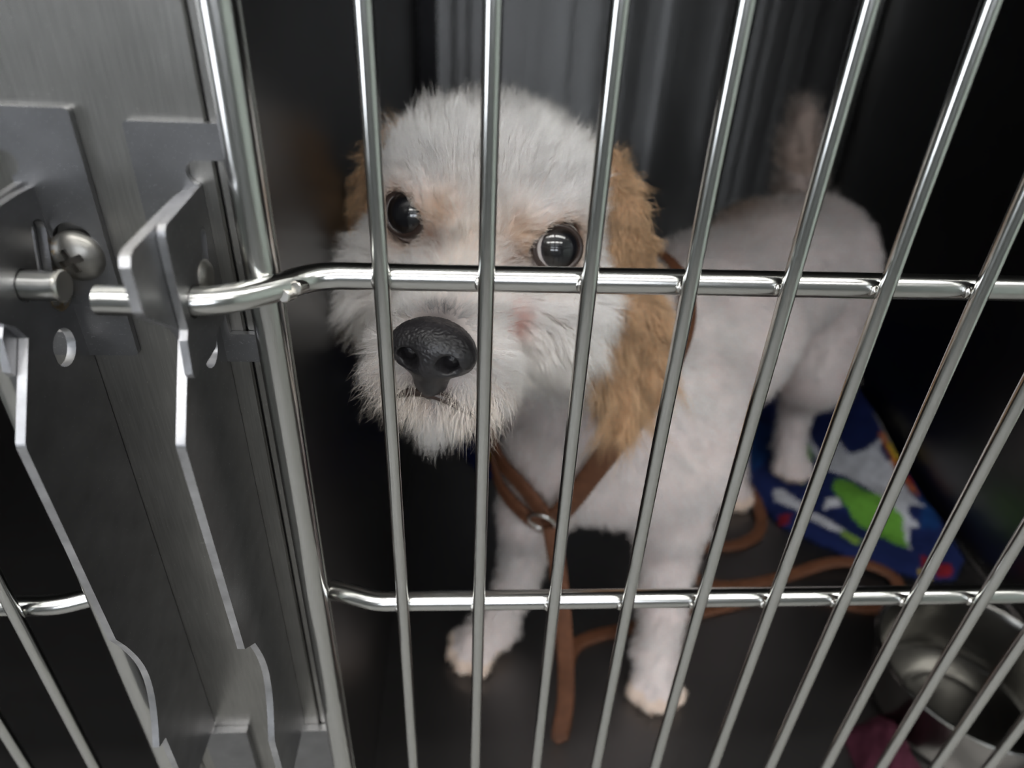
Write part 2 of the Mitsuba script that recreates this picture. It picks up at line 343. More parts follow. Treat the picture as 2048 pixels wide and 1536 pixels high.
# ------------------------------------------------------------------ latches
def latch(root, xs, xb, s, plate_x0, plate_x1, ztop, zbot, screw, label, foot):
    """xs: sheet of the long lever, xb: sheet of the short hook, each (x0, x1); s = +1 for the right latch."""
    th, PF = .0024, M - .0024
    slot = [Point(0, 0)]
    pl = Polygon([(plate_x0, zbot), (plate_x1, zbot), (plate_x1, ztop), (plate_x0, ztop)])
    fold = xb[1] if s > 0 else xb[0]
    if s > 0:
        notch = LineString([(fold + .0005, .0292), (plate_x1 + .01, .0292)]).buffer(.0033)
        gap = Polygon([(fold, .0292), (plate_x1 + .01, .0292), (plate_x1 + .01, -.0195), (fold, -.0195)])
    else:
        notch = LineString([(fold - .0005, .0305), (plate_x0 - .01, .0305)]).buffer(.0033)
        gap = Polygon([(fold, .0305), (plate_x0 - .01, .0305), (plate_x0 - .01, -.0195), (fold, -.0195)])
    pl = pl.difference(notch).difference(gap)
    pl = pl.buffer(-.0012).buffer(.0012)
    if pl.geom_type != 'Polygon':
        pl = max(pl.geoms, key=lambda g: g.area)
    hole = Point(screw[0], screw[1] + .0045).buffer(.0052)
    add(root + '__plate', plate_y(pl.difference(hole), PF, M - .0002), 'mat_plate', smooth=25)
    # the long lever: hook above, handle with a finger notch below
    rodhole = Point(LR_Y + (0 if s > 0 else .002), LR_Z + (0 if s > 0 else .003)).buffer(.0044)
    t = np.linspace(0, 1, 10)
    bite = [(-.0218 + .0052 * math.sin(math.pi * .5 * u) , -.1295 - .024 * u) for u in t] + [(-.0166 - .0090 * (1 - math.cos(math.pi * .5 * u)), -.1535 - .031 * u) for u in t]
    z_ = 0.0 if s > 0 else .006
    bite = [(y - (0 if s > 0 else .005), z + z_) for y, z in bite]
    lever = [(M - .0003, .0244), (-.0014, .0246), (-.0330, .0227), (-.0352, .0217), (-.0364, .0196), (-.0362, .0085), (-.0350, .0066), (-.0205, -.0042), (-.0175, -.0090),
             (-.0330, -.0318), (-.0334, -.0335), (-.0300, -.1218 + z_)] + bite + [(-.0256, -.1865 + z_), (-.0250, -.225), (M - .0003, -.225)]
    lever = Polygon(lever).buffer(0)
    add(root + '__lever', plate_x(lever.difference(rodhole).difference(LineString([(.0016, .0135), (-.0026, -.0005)]).buffer(.0032)).difference(Point(-.0045, -.019).buffer(.0056, 24)), *xs), 'mat_fin', smooth=25)
    hook = Polygon([(M - .0003, .0255), (.0060, .0255), (-.0190, .0236), (-.0205, .0226), (-.0212, .0208), (-.0216, .0095), (-.0210, -.0040), (-.0228, -.0062),
                    (-.0244, -.0155), (-.0234, -.0172), (-.0212, -.0181), (-.0062, -.0176), (-.0020, -.0140), (M - .0003, -.0120)])
    slit = LineString([(.0016, .0135), (-.0026, -.0005)]).buffer(.0020)
    add(root + '__hook', plate_x(hook.difference(rodhole).difference(slit), *xb), 'mat_fin', smooth=25)
    # rivet heads beside the rod, on the hook's face
    side = xb[1] if s > 0 else xs[1]
    for y, z in ((-.0030, .0030),) if s > 0 else ((.0012, -.0048),):
        r = .0050
        d = lathe([(0, .0016), (r * .45, .0015), (r * .8, .0011), (r, .0003), (r, 0), (0, 0)], 28)
        v = d.vertices
        add(root + '__rivet', trimesh.Trimesh(np.stack([side + v[:, 2], y + v[:, 0], z + v[:, 1]], 1), d.faces, process=False), 'mat_screw', smooth=35)
    # the pan-head screw with its cross slot
    R = .0074
    dome = lathe([(0, R * .55)] + [(R * math.sin(a), R * .55 * math.cos(a)) for a in np.linspace(.08, math.pi / 2, 12)] + [(R, -.0004), (0, -.0004)], 40)
    v = dome.vertices
    dome = trimesh.Trimesh(np.stack([screw[0] + v[:, 0], PF - v[:, 2], screw[1] + v[:, 1]], 1), dome.faces, process=True)
    dome.update_faces(dome.nondegenerate_faces()); dome.merge_vertices(); dome.fix_normals()
    cross = Polygon([(.0034, .0008), (.0008, .0008), (.0008, .0034), (-.0008, .0034), (-.0008, .0008), (-.0034, .0008), (-.0034, -.0008), (-.0008, -.0008), (-.0008, -.0034), (.0008, -.0034), (.0008, -.0008), (.0034, -.0008)])
    cr = shapely.affinity.translate(shapely.affinity.rotate(cross.buffer(.0002), 22), screw[0] - .0003, screw[1] - .0003)
    tool = plate_y(cr, PF - .006, PF - .0015); tool.merge_vertices(); tool.fix_normals()
    sk = add(root + '__screw', trimesh.boolean.difference([dome, tool], engine='manifold'), 'mat_screw', smooth=35)
    add(sk + '__cross_slot', plate_y(cr.buffer(-.00005), PF - .0018, PF - .0012), 'mat_slot')
    # lower guide plate
    add(root + '__lower_plate', plate_y(Polygon([(foot[0], -.33), (foot[1], -.33), (foot[1], -.2285), (foot[0], -.2285)]), PF - .0012, M - .0002), 'mat_plate')
    thing(root, label, 'latch')

latch('cage_latch', (-.0526, -.0501), (-.0499, -.0478), 1, -.0640, -.0385, .0420, -.0292, (-.0590, .0040),
      'grey steel latch nearer the dog, with the cut rod end through its hook', (-.0640, -.0385))
latch('cage_latch_001', (-.0935, -.0910), (-.0958, -.0937), -1, -.1120, -.0765, .0446, -.0274, (-.0852, .0050),
      'grey steel latch at the left edge, with a cross-head screw and an oval hole', (-.0960, -.0765))

# ------------------------------------------------------------------ the dog: one skin from a distance field
class Field:
    """Smooth union of rounded cones and ellipsoids, evaluated at points (n, 3)."""
    def __init__(self):
        self.prims, self.cuts = [], []
    def cone(self, a, ra, b, rb, k=.012):
        self.prims.append(('c', np.asarray(a, float), ra, np.asarray(b, float), rb, k))
    def ball(self, a, r, k=.012):
        self.cone(a, r, np.asarray(a, float) + 1e-5, r, k)
    def ell(self, c, radii, axes=np.eye(3), k=.012):
        self.prims.append(('e', np.asarray(c, float), np.asarray(radii, float), np.asarray(axes, float), None, k))
    def cut(self, c, r, k=.003):
        self.cuts.append((np.asarray(c, float), r, k))
    @staticmethod
    def one(q, p):
        if q[0] == 'c':
            _, a, ra, b, rb, k = q
            ab = b - a
            t = np.clip((p - a) @ ab / (ab @ ab), 0, 1)
            return np.linalg.norm(p - a - t[:, None] * ab, axis=1) - (ra + (rb - ra) * t)
        _, c, r, ax, _, k = q
        l = (p - c) @ ax.T
        k0, k1 = np.linalg.norm(l / r, axis=1), np.linalg.norm(l / r ** 2, axis=1)
        return k0 * (k0 - 1) / (k1 + 1e-9)
    def __call__(self, p):
        d = None
        for q in self.prims:
            e = self.one(q, p)
            if d is None:
                d = e; continue
            h = np.maximum(q[5] - np.abs(d - e), 0) / q[5]
            d = np.minimum(d, e) - h * h * q[5] * .25
        for c, r, k in self.cuts:
            e = r - np.linalg.norm(p - c, axis=1)
            h = np.maximum(k - np.abs(d - e), 0) / k
            d = np.maximum(d, e) + h * h * k * .25
        return d
    def grad(self, p, e=6e-4):
        g = np.stack([self(p + np.eye(3)[i] * e) - self(p - np.eye(3)[i] * e) for i in range(3)], 1)
        return g / (np.linalg.norm(g, axis=1, keepdims=True) + 1e-12)
    def snap(self, p, offset=0.0, n=4):
        p = np.array(p, float)
        for _ in range(n):
            p = p - (self(p) - offset)[:, None] * self.grad(p)
        return p
    def mesh(self, lo, hi, h):
        ax = [np.arange(a, b + h, h) for a, b in zip(lo, hi)]
        S = tuple(len(a) for a in ax)
        F = np.empty(S)
        YZ = np.stack(np.meshgrid(ax[1], ax[2], indexing='ij'), -1).reshape(-1, 2)
        for i0 in range(0, S[0], 12):
            xs = ax[0][i0:i0 + 12]
            p = np.concatenate([np.repeat(xs, len(YZ))[:, None], np.tile(YZ, (len(xs), 1))], 1)
            F[i0:i0 + 12] = self(p).reshape(len(xs), S[1], S[2])
        return surface_net(F, np.array([a[0] for a in ax]), h, self)

def surface_net(F, origin, h, field=None):
    s = F < 0
    c = [s[i:s.shape[0] - 1 + i, j:s.shape[1] - 1 + j, k:s.shape[2] - 1 + k] for i in (0, 1) for j in (0, 1) for k in (0, 1)]
    n = sum(x.astype(np.int8) for x in c)
    cells = np.argwhere((n > 0) & (n < 8))
    idx = -np.ones(tuple(x - 1 for x in F.shape), np.int64)
    idx[tuple(cells.T)] = np.arange(len(cells))
    acc, cnt = np.zeros((len(cells), 3)), np.zeros(len(cells))
    corners = [np.array(x) for x in np.ndindex(2, 2, 2)]
    for a in corners:
        for b in corners:
            if (b - a).sum() == 1 and ((b - a) >= 0).all():
                fa, fb = F[tuple((cells + a).T)], F[tuple((cells + b).T)]
                m = (fa < 0) != (fb < 0)
                t = np.where(m, fa / np.where(m, fa - fb, 1), 0)
                acc += np.where(m[:, None], a + t[:, None] * (b - a), 0); cnt += m
    v = origin + h * (cells + acc / cnt[:, None])
    quads = []
    for axis in range(3):
        u, w = (axis + 1) % 3, (axis + 2) % 3
        lo = [slice(1, -1)] * 3; lo[axis] = slice(0, -1)
        hi = list(lo); hi[axis] = slice(1, None)
        A, B = s[tuple(lo)], s[tuple(hi)]
        e = np.argwhere(A != B)
        flip = A[tuple(e.T)]
        base = e.copy(); base[:, u] += 1; base[:, w] += 1
        du, dw = np.eye(3, dtype=int)[u], np.eye(3, dtype=int)[w]
        ids = np.stack([idx[tuple((base - du - dw).T)], idx[tuple((base - dw).T)], idx[tuple(base.T)], idx[tuple((base - du).T)]], 1)
        quads.append(np.where(flip[:, None], ids, ids[:, ::-1]))
    q = np.vstack(quads)
    if field is not None:
        for _ in range(2):
            v = v - field(v)[:, None] * field.grad(v)
    return trimesh.Trimesh(v, np.vstack([q[:, [0, 1, 2]], q[:, [0, 2, 3]]]), process=False)

# head frame: origin between the eyes, R to the picture's right, Fh along the snout, U over the skull
HE = np.array([0.0286, 0.0780, -0.0122])
HR = np.array([0.9715, -0.2120, -0.0990]); HR /= np.linalg.norm(HR)
_a = np.array([-0.19, -1, 0.17]); HF = _a - (_a @ HR) * HR; HF /= np.linalg.norm(HF)
HU = np.cross(HF, HR)
HAX = np.stack([HR, HF, HU])
MID = -2.0

def hd(r, f, u):
    return HE + (HR * r + HF * f + HU * u) / 1000

EYES = [hd(-29.0, -9.5, 1.0), hd(29.3, -9.5, -1.0)]
dog = Field()
mm = .001
# skull, brow, cheeks, muzzle, chin
dog.ell(hd(MID, -50, 3), np.array([45, 52, 40]) * mm, HAX, .02)
for s in (-1, 1):
    dog.ball(hd(MID + 21 * s, -19, 8), 21 * mm, .016)
    dog.ball(hd(MID + 33 * s, -30, -33), 24 * mm, .02)
dog.cone(hd(MID, -14, -34), 27 * mm, hd(MID, 29, -36), 17 * mm, .018)
for s in (-1, 1):
    dog.ball(hd(MID + 12 * s, 25, -47), 15.5 * mm, .010)
dog.cone(hd(MID, -15, -57), 20 * mm, hd(MID + 1, 22, -63), 12.0 * mm, .008)
dog.ball(hd(MID, -42, -50), 34 * mm, .02)
# neck, trunk
dog.cone(hd(MID + 4, -70, -22), .042, (.115, .190, -.130), .060, .03)
dog.ell((.122, .178, -.180), (.062, .058, .066), np.eye(3), .03)
dog.cone((.135, .205, -.155), .066, (.200, .265, -.150), .062, .03)
dog.cone((.200, .265, -.146), .060, (.262, .320, -.128), .050, .03)
dog.cone((.262, .320, -.128), .051, (.318, .362, -.134), .056, .03)
# fore legs
dog.cone((.160, .172, -.190), .044, (.167, .168, -.248), .026, .02)
dog.cone((.167, .168, -.248), .024, (.171, .150, -.325), .0145, .012)
dog.cone((.171, .150, -.325), .0145, (.168, .138, -.360), .015, .008)
dog.cone((.088, .176, -.190), .040, (.072, .172, -.245), .023, .02)
dog.cone((.072, .172, -.245), .021, (.064, .178, -.325), .0135, .012)
dog.cone((.064, .178, -.325), .0140, (.048, .170, -.360), .0150, .008)
# hind legs
dog.cone((.338, .366, -.165), .047, (.346, .340, -.232), .031, .02)
dog.cone((.346, .340, -.232), .029, (.368, .392, -.300), .0155, .012)
dog.cone((.368, .392, -.300), .0150, (.370, .386, -.352), .0140, .008)
dog.cone((.272, .380, -.160), .040, (.250, .350, -.240), .028, .02)
dog.cone((.250, .350, -.240), .026, (.292, .384, -.305), .0150, .012)
dog.cone((.292, .384, -.305), .0145, (.297, .360, -.352), .0140, .008)
# paws: a pad with four toes
PAWS = [((.167, .126, -.3705), (-.10, -1.0), .0165, ZF), ((.036, .158, -.3695), (-.85, -.52), .0175, ZF), ((.371, .374, -.3640), (-.15, -1.0), .0150, ZF + .007), ((.296, .338, -.3680), (-.1, -1.0), .0150, ZF)]
TOES = []
for c, d, w, fz in PAWS:
    c = np.array(c); d = np.array([d[0], d[1], 0]); d /= np.linalg.norm(d); l = np.array([-d[1], d[0], 0])
    dog.cone(c - d * .014 + [0, 0, .006], w * .95, c + d * .004, w * .80, .008)
    for k, (o, fwd) in enumerate(((-1.05, .010), (-.38, .017), (.38, .017), (1.05, .010))):
        a, b = c + l * o * w * .62 + d * .004, c + l * o * w * .80 + d * fwd
        rz = .0082
        b[2] = fz + rz + .0008; a[2] = b[2] + .005
        dog.cone(a, .0078, b, rz, .003)
        TOES.append((b, d))
# tail
for a, ra, b, rb in (((.318, .404, -.110), .018, (.318, .415, -.080), .014), ((.318, .415, -.080), .014, (.306, .410, -.045), .012), ((.306, .410, -.045), .012, (.302, .402, -.020), .009)):
    dog.cone(a, ra, b, rb, .01)
for e in EYES:
    dog.cut(e, 12.2 * mm)
for s in (-1, 1):
    dog.cut(hd(MID - 1 + 7.6 * s, 46.6, -35.4), 4.2 * mm)

skin = dog.mesh((-.075, .0, -.392), (.400, .450, .055), .0033)
def head_local(p):
    return (np.asarray(p) - HE) @ HAX.T * 1000

def head_weight(p):
    l = head_local(p)
    return np.clip((l[:, 1] + 110) / 30, 0, 1) * (l[:, 2] > -95)

def bump(d, r):
    return np.exp(-(d / r) ** 2)

def coat_color(p):
    """Colour of the coat at points of the dog: white, tan round the eyes and on the rump, stains at the mouth."""
    p = np.asarray(p)
    l = head_local(p)
    n = meshkit.fbm(p * 60, 3, 5)
    white = np.array([.84, .825, .815])
    cream = np.array([.82, .74, .65])
    tan = np.array([.50, .33, .19])
    c = np.tile(white, (len(p), 1))
    hw = head_weight(p)[:, None]
    def put(col, a):
        nonlocal c
        a = np.clip(a, 0, 1)[:, None]
        c = c * (1 - a) + np.asarray(col) * a
    front = (l[:, 1] > -60)
    # trunk coat greyer than the head, with pink skin shining through in patches
    put((.68, .66, .655), 1 - hw[:, 0])
    put((.66, .57, .56), (1 - hw[:, 0]) * (.2 + .9 * (n - .5)))
    # cream bridge and cheeks
    put(cream, front * .55 * bump(np.hypot(l[:, 0] - MID, (l[:, 2] + 2)), 17) * (l[:, 1] > -25))
    put(cream, front * .35 * bump(np.hypot(np.abs(l[:, 0] - MID) - 40, l[:, 2] + 50), 22))
    for s, e in zip((-1, 1), EYES):
        d = np.linalg.norm(p - e, axis=1) * 1000
        up = l[:, 2] - head_local(e[None])[0, 2]
        inner = s * (l[:, 0] - head_local(e[None])[0, 0])
        put((.50, .33, .21), front * .85 * bump(np.maximum(d - 12.0, 0), 5.5))
        put((.26, .14, .09), front * .9 * bump(np.hypot(inner + 12, up + 5), 6.0))
        put((.56, .36, .20), front * .7 * bump(np.hypot(inner + 13, up - 6), 7))
        put((.10, .055, .04), front * .9 * bump(np.maximum(d - 11.6, 0), 1.7))
    # dark hair over the nose, dark lips, rusty stains at the corners of the mouth
    put((.13, .12, .12), bump(np.linalg.norm((l - [MID - 1, 44, -20]) / [1.25, 1, 1], axis=1), 11.5) * 1.1)
    put((.03, .028, .028), bump(np.linalg.norm((l - [MID - 1, 47, -33]) / [1.35, 1, 1], axis=1), 10.5) * 1.3)
    put((.09, .06, .055), bump(np.linalg.norm((l - [MID - 1, 42, -51]) / [1.5, 1, 1], axis=1), 8.5) * .9)
    for s in (-1, 1):
        put((.56, .27, .15), .95 * bump(np.linalg.norm((l - [MID + s * 27, 20, -62]) / [1, 1.6, .9], axis=1), 9.5))
    put((.72, .32, .24), .8 * bump(np.linalg.norm((l - [21, 8, -31]) / [.6, 1.5, 1.25], axis=1), 6.0))
    # saddle patch and tail
    put((.30, .20, .13), .8 * bump(np.linalg.norm((p - [.232, .335, -.078]) / [1.2, 1.2, .8], axis=1), .030))
    put((.24, .16, .11), .9 * bump(np.linalg.norm((p - [.314, .412, -.090]) / [1, 1, 1.3], axis=1), .024))
    put((.34, .24, .17), .6 * ((p[:, 1] > .39) & (p[:, 2] > -.07)))
    # paws
    put((.66, .52, .38), .55 * (p[:, 2] < ZF + .016))
    return np.clip(c * (.93 + .14 * n[:, None]), 0, 1)

sc = coat_color(skin.vertices)
add('dog__body', skin, 'mat_skin', smooth=True, color=sc * np.array([.95, .88, .86]))
thing('dog', 'small white curly-coated dog with tan ears standing behind the bars and looking up', 'dog')

# eyes
for i, (e, s) in enumerate(zip(EYES, (-1, 1))):
    axis = HF * .93 + HR * .32 * s + HU * .12
    axis /= np.linalg.norm(axis)
    gaze = (HF * .90 + HR * (.52 if s > 0 else -.10) + HU * .20); gaze /= np.linalg.norm(gaze)
    ball = trimesh.creation.icosphere(6, 11.6 * mm)
    n = ball.vertices / (11.6 * mm)
    a = np.degrees(np.arccos(np.clip(n @ gaze, -1, 1)))
    w = meshkit.fbm(n * 9, 3, 3)
    col = np.where((a < 30)[:, None], [.004, .004, .006], np.where((a < 47)[:, None], np.array([.010, .007, .006]) * (.6 + .8 * w[:, None]), np.array([.60, .56, .56]) * (.85 + .2 * w[:, None])))
    col = np.where(((a > 45) & (a < 50))[:, None], [.012, .010, .012], col)
    ball.vertices += e
    k = add('dog__eye', ball, 'mat_eye', smooth=True, color=col)
    u = HU - (HU @ axis) * axis; u /= np.linalg.norm(u); r = np.cross(axis, u)
    ang = np.linspace(0, 2 * np.pi, 49)
    rad = 9.3 * mm
    ring = np.array([e + (u * math.sin(t) * .93 + r * math.cos(t) * 1.02) * rad + axis * math.sqrt(max((11.4 * mm) ** 2 - rad ** 2 * .9, 0)) for t in ang])
    add(k + '__eyelid', sweep(ring, 1.5 * mm, 1.3 * mm, sides=12, cap=False), 'mat_lid', smooth=True)

# nose
nf = Field()
nf.ell(hd(MID - 1, 44, -31), np.array([13.5, 10.0, 8.2]) * mm, HAX, .004)
for s in (-1, 1):
    nf.ball(hd(MID - 1 + 9.6 * s, 46.0, -34.5), 6.6 * mm, .004)
nf.cone(hd(MID - 1, 45, -38), 8.8 * mm, hd(MID - 1, 41.0, -46.5), 6.6 * mm, .006)
nf.cone(hd(MID - 1, 42.5, -47), 4.4 * mm, hd(MID - 1, 41, -53), 2.2 * mm, .004)
for s in (-1, 1):
    nf.cut(hd(MID - 1 + 7.2 * s, 54.6, -36.6), 4.2 * mm, .0014)
    nf.cut(hd(MID - 1 + 7.5 * s, 51.0, -35.8), 3.4 * mm, .0014)
    nf.cut(hd(MID - 1 + 7.6 * s, 47.2, -35.4), 3.1 * mm, .0014)
    nf.cut(hd(MID - 1 + 11.0 * s, 52.6, -39.0), 2.6 * mm, .0014)
    nf.cut(hd(MID - 1 + 14.0 * s, 50.2, -40.4), 2.2 * mm, .0014)
for u in (-40, -43, -46, -49):
    nf.cut(hd(MID - 1, 56.4 - (u + 40) * -.62, u), 1.5 * mm, .001)
nose = nf.mesh(hd(MID, 44, -34) - .028, hd(MID, 44, -34) + .028, .0005)
from scipy.spatial import cKDTree
rng = np.random.default_rng(77)
cell = nose.vertices[rng.choice(len(nose.vertices), 1500, replace=False)]
dd, _ = cKDTree(cell).query(nose.vertices, k=2)
ln = head_local(nose.vertices)
groove = np.exp(-((dd[:, 1] - dd[:, 0]) / .00028) ** 2) * np.clip((ln[:, 2] + 44) / 8, 0, 1)
nose.vertices -= nf.grad(nose.vertices) * (.00022 * groove)[:, None]
add('dog__nose', nose, 'mat_nose', smooth=True)

# dark line of the lips
lip = np.array([hd(r + MID, f, u) for r, f, u in ((-29, 12, -66), (-25, 24, -63), (-17, 35, -57.5), (-8, 41.5, -53.5), (0, 43, -52), (8, 41.5, -54), (17, 34, -59), (25, 23, -65), (28, 12, -68))])
lip = dog.snap(spline(lip, 40), .0022)
add('dog__lips', sweep(lip, np.sin(np.linspace(.15, math.pi - .15, 40)) ** .5 * .0018, sides=10), 'mat_lid', smooth=True)

# claws
for b, d in TOES:
    p = np.array([b + d * .0050 + [0, 0, .0015], b + d * .0075 + [0, 0, .0008], b + d * .0092 + [0, 0, -.0018], b + d * .0098 + [0, 0, -.0040]])
    add('dog__claw', sweep(spline(p, 7), np.linspace(.0017, .0005, 7), sides=8), 'mat_claw', smooth=True)

# ears: lobes hanging beside the cheeks
def ear_axes(nrm, down):
    d = np.asarray(down, float); d /= np.linalg.norm(d)
    n = np.asarray(nrm, float); n -= (n @ d) * d; n /= np.linalg.norm(n)
    return np.stack([np.cross(n, d), n, d])

EARS = []
for s in (1, -1):
    ef = Field()
    if s > 0:
        nrm, down = HR * .55 + HF * .80 + HU * .1, -HU + HR * .22 - HF * .02
        ax = ear_axes(nrm, down)
        ef.ell(hd(48, -58, 12), np.array([10, 7, 25]) * mm, ax, .02)
        ef.ell(hd(62, -54, -16), np.array([12, 7, 28]) * mm, ax, .02)
        ef.ell(hd(74, -47, -50), np.array([19, 7, 22]) * mm, ax, .02)
    else:
        nrm, down = -HR * .75 + HF * .62 + HU * .1, -HU - HR * .16
        ax = ear_axes(nrm, down)
        ef.ell(hd(-54, -66, 12), np.array([10, 7, 22]) * mm, ax, .02)
        ef.ell(hd(-63, -70, -14), np.array([12, 7, 28]) * mm, ax, .02)
        ef.ell(hd(-66, -70, -42), np.array([13, 7, 24]) * mm, ax, .02)
    cs = np.array([q[1] for q in ef.prims])
    em = ef.mesh(cs.min(0) - .045, cs.max(0) + .045, .0022)
    EARS.append((ef, em, ax, s))

# ------------------------------------------------------------------ fur
def strands(root, d0, bend, length, radius, color, rows=3, tipc=None, seed=1, wave=0.0, wl=.009, jitter=.2, clump=0, hold=.6):
    """Three-sided tapering hairs: root (n,3), start direction d0, bend added with the square of the height, length and radius (n,)."""
    rng = np.random.default_rng(seed)
    n = len(root)
    d0 = d0 + rng.normal(0, jitter, (n, 3)); d0 /= np.linalg.norm(d0, axis=1, keepdims=True)
    ts = np.linspace(0, 1, rows + 1)
    ph = meshkit.noise(root * 140, seed)[:, None] * 6.28
    w1 = np.cross(d0, rng.normal(0, 1, (n, 3))); w1 /= np.linalg.norm(w1, axis=1, keepdims=True)
    cw = np.stack([meshkit.noise(root / .006, seed + k) - .5 for k in (11, 12, 13)], 1)
    pos = [root + length[:, None] * (t * d0 + t * t * (bend + 1.3 * wave * cw)) + (wave * .004 * t) * np.sin(t * length[:, None] / wl * 6.28 + ph) * w1 for t in ts]
    if clump:                                    # tufts: hairs lean towards a neighbour they share
        from scipy.spatial import cKDTree
        lead = rng.choice(n, max(1, n // clump), replace=False)
        near = lead[cKDTree(root[lead]).query(root)[1]]
        shade = rng.uniform(.90, 1.08, n)[near][:, None]
        color = np.clip(color * shade, 0, 1)
        tipc = None if tipc is None else np.clip(tipc * shade, 0, 1)
        far = np.linalg.norm(root - root[near], axis=1) > .012
        pos = [q + (hold * t ** 1.5 * ~far)[:, None] * (q[near] - q) for q, t in zip(pos, ts)]
    pos[0] = root - d0 * .001
    side = np.cross(d0, rng.normal(0, 1, (n, 3))); side /= np.linalg.norm(side, axis=1, keepdims=True)
    up = np.cross(d0, side)
    V, C = [], []
    tipc = color if tipc is None else tipc
    for k in range(rows):
        r = radius[:, None] * (1.0 - .55 * ts[k])
        for a in (0, 2.094, 4.189):
            V.append(pos[k] + r * (math.cos(a) * side + math.sin(a) * up)); C.append(color * (1 - ts[k]) + tipc * ts[k])
    V.append(pos[rows]); C.append(tipc)
    m = len(V)
    f = []
    for k in range(rows - 1):
        for a in range(3):
            b = (a + 1) % 3
            f += [(3 * k + a, 3 * k + b, 3 * k + 3 + b), (3 * k + a, 3 * k + 3 + b, 3 * k + 3 + a)]
    for a in range(3):
        f.append((3 * (rows - 1) + a, 3 * (rows - 1) + (a + 1) % 3, m - 1))
    F = (np.arange(n) * m)[:, None, None] + np.array(f)[None]
    return np.stack(V, 1).reshape(-1, 3), F.reshape(-1, 3), np.stack(C, 1).reshape(-1, 3)

def scatter(mesh, n, weight, seed):
    rng = np.random.default_rng(seed)
    v, f = np.asarray(mesh.vertices), np.asarray(mesh.faces)
    tri = v[f]
    area = np.linalg.norm(np.cross(tri[:, 1] - tri[:, 0], tri[:, 2] - tri[:, 0]), axis=1) * weight(tri.mean(1))
    k = rng.choice(len(f), n, p=area / area.sum())
    a, b = rng.random(n), rng.random(n)
    a, b = np.where(a + b > 1, 1 - a, a), np.where(a + b > 1, 1 - b, b)
    t = tri[k]
    return t[:, 0] + a[:, None] * (t[:, 1] - t[:, 0]) + b[:, None] * (t[:, 2] - t[:, 0])

def unit(v):
    return v / (np.linalg.norm(v, axis=1, keepdims=True) + 1e-12)

def bald(p):
    """Where no hair grows: eyes, nose and the lip line."""
    m = np.zeros(len(p), bool)
    for e in EYES:
        m |= np.linalg.norm(p - e, axis=1) < 13.2 * mm
    l = head_local(p)
    m |= nf(p) < .0012
    return m

# head hair
def w_head(p):
    hw = head_weight(p)
    l = head_local(p)
    seen = np.clip((p[:, 1] < .17).astype(float), 0, 1)
    return hw * seen * np.where(l[:, 1] > -20, 1.7, 1.0) + 1e-6

NH = 60000
p = scatter(skin, NH, w_head, 3); p = p[~bald(p)]
p = p[head_weight(p) > 0]
nrm = dog.grad(p); l = head_local(p)
rng = np.random.default_rng(8)
muz = np.clip((l[:, 1] + 8) / 20, 0, 1)                       # 1 on the muzzle
top = np.clip((l[:, 2] - 5) / 25, 0, 1)                       # 1 on the crown
cheek = np.exp(-((np.abs(l[:, 0] - MID) - 46) / 16) ** 2) * np.exp(-((l[:, 2] + 38) / 24) ** 2)
chin = np.clip((-58 - l[:, 2]) / 10, 0, 1) * (l[:, 1] > -20)
pads = np.exp(-(np.linalg.norm((l - [MID, 22, -52]) / [30, 22, 14], axis=1)) ** 4)
length = .0078 + .0050 * top + .010 * cheek * (1 - muz) + .003 * chin + .0040 * pads + .002 * top * meshkit.noise(p / .004, 6)
deye = np.min([np.linalg.norm(p - e, axis=1) for e in EYES], axis=0) * 1000
length *= np.clip((deye - 10) / 16, .28, 1)
dn = np.linalg.norm(l - [MID - 1, 46, -26], axis=1)
length *= np.clip((dn - 6) / 18, .50, 1)
length *= rng.uniform(.7, 1.2, len(p))
# groom: away from the nose and the eye corners, down the cheeks, up on the crown
away = unit(p - hd(MID, 50, -26)); away = away - (away * nrm).sum(1, keepdims=True) * nrm
g = unit(away) * (1 - .5 * cheek[:, None]) - HU * (.55 * cheek + .55 * chin + .7 * pads)[:, None] + HU * (.25 * top)[:, None]
g = g - (g * nrm).sum(1, keepdims=True) * nrm
lay = (.62 + .25 * muz - .32 * top)[:, None]
d0 = unit(nrm * (1 - .55 * lay) + g * lay)
bend = g * .45 - np.array([0, 0, .18]) * (.4 + .4 * chin + cheek)[:, None]
colr = coat_color(p + nrm * .002)
colr = np.clip(colr * rng.uniform(.90, 1.10, (len(p), 1)), 0, 1)
tips = np.clip(colr * .55 + .45 * np.array([.86, .85, .84]) * np.minimum(1, colr.mean(1, keepdims=True) / .35), 0, 1)
rad = np.where(muz > .5, .00010, .00014) * rng.uniform(.8, 1.25, len(p))
V, F, C = strands(p, d0, bend, length, rad, colr, 3, tips, 21, .70, .010, .18, 11, .42)
add('dog__head_hair', (V, F), 'mat_fur', smooth=True, color=C)

# body hair: short and close
def w_body(p):
    return np.where(head_weight(p) > .5, 0, 1.0) * np.where(p[:, 2] < -.25, 1.5, 1.0) + 1e-9

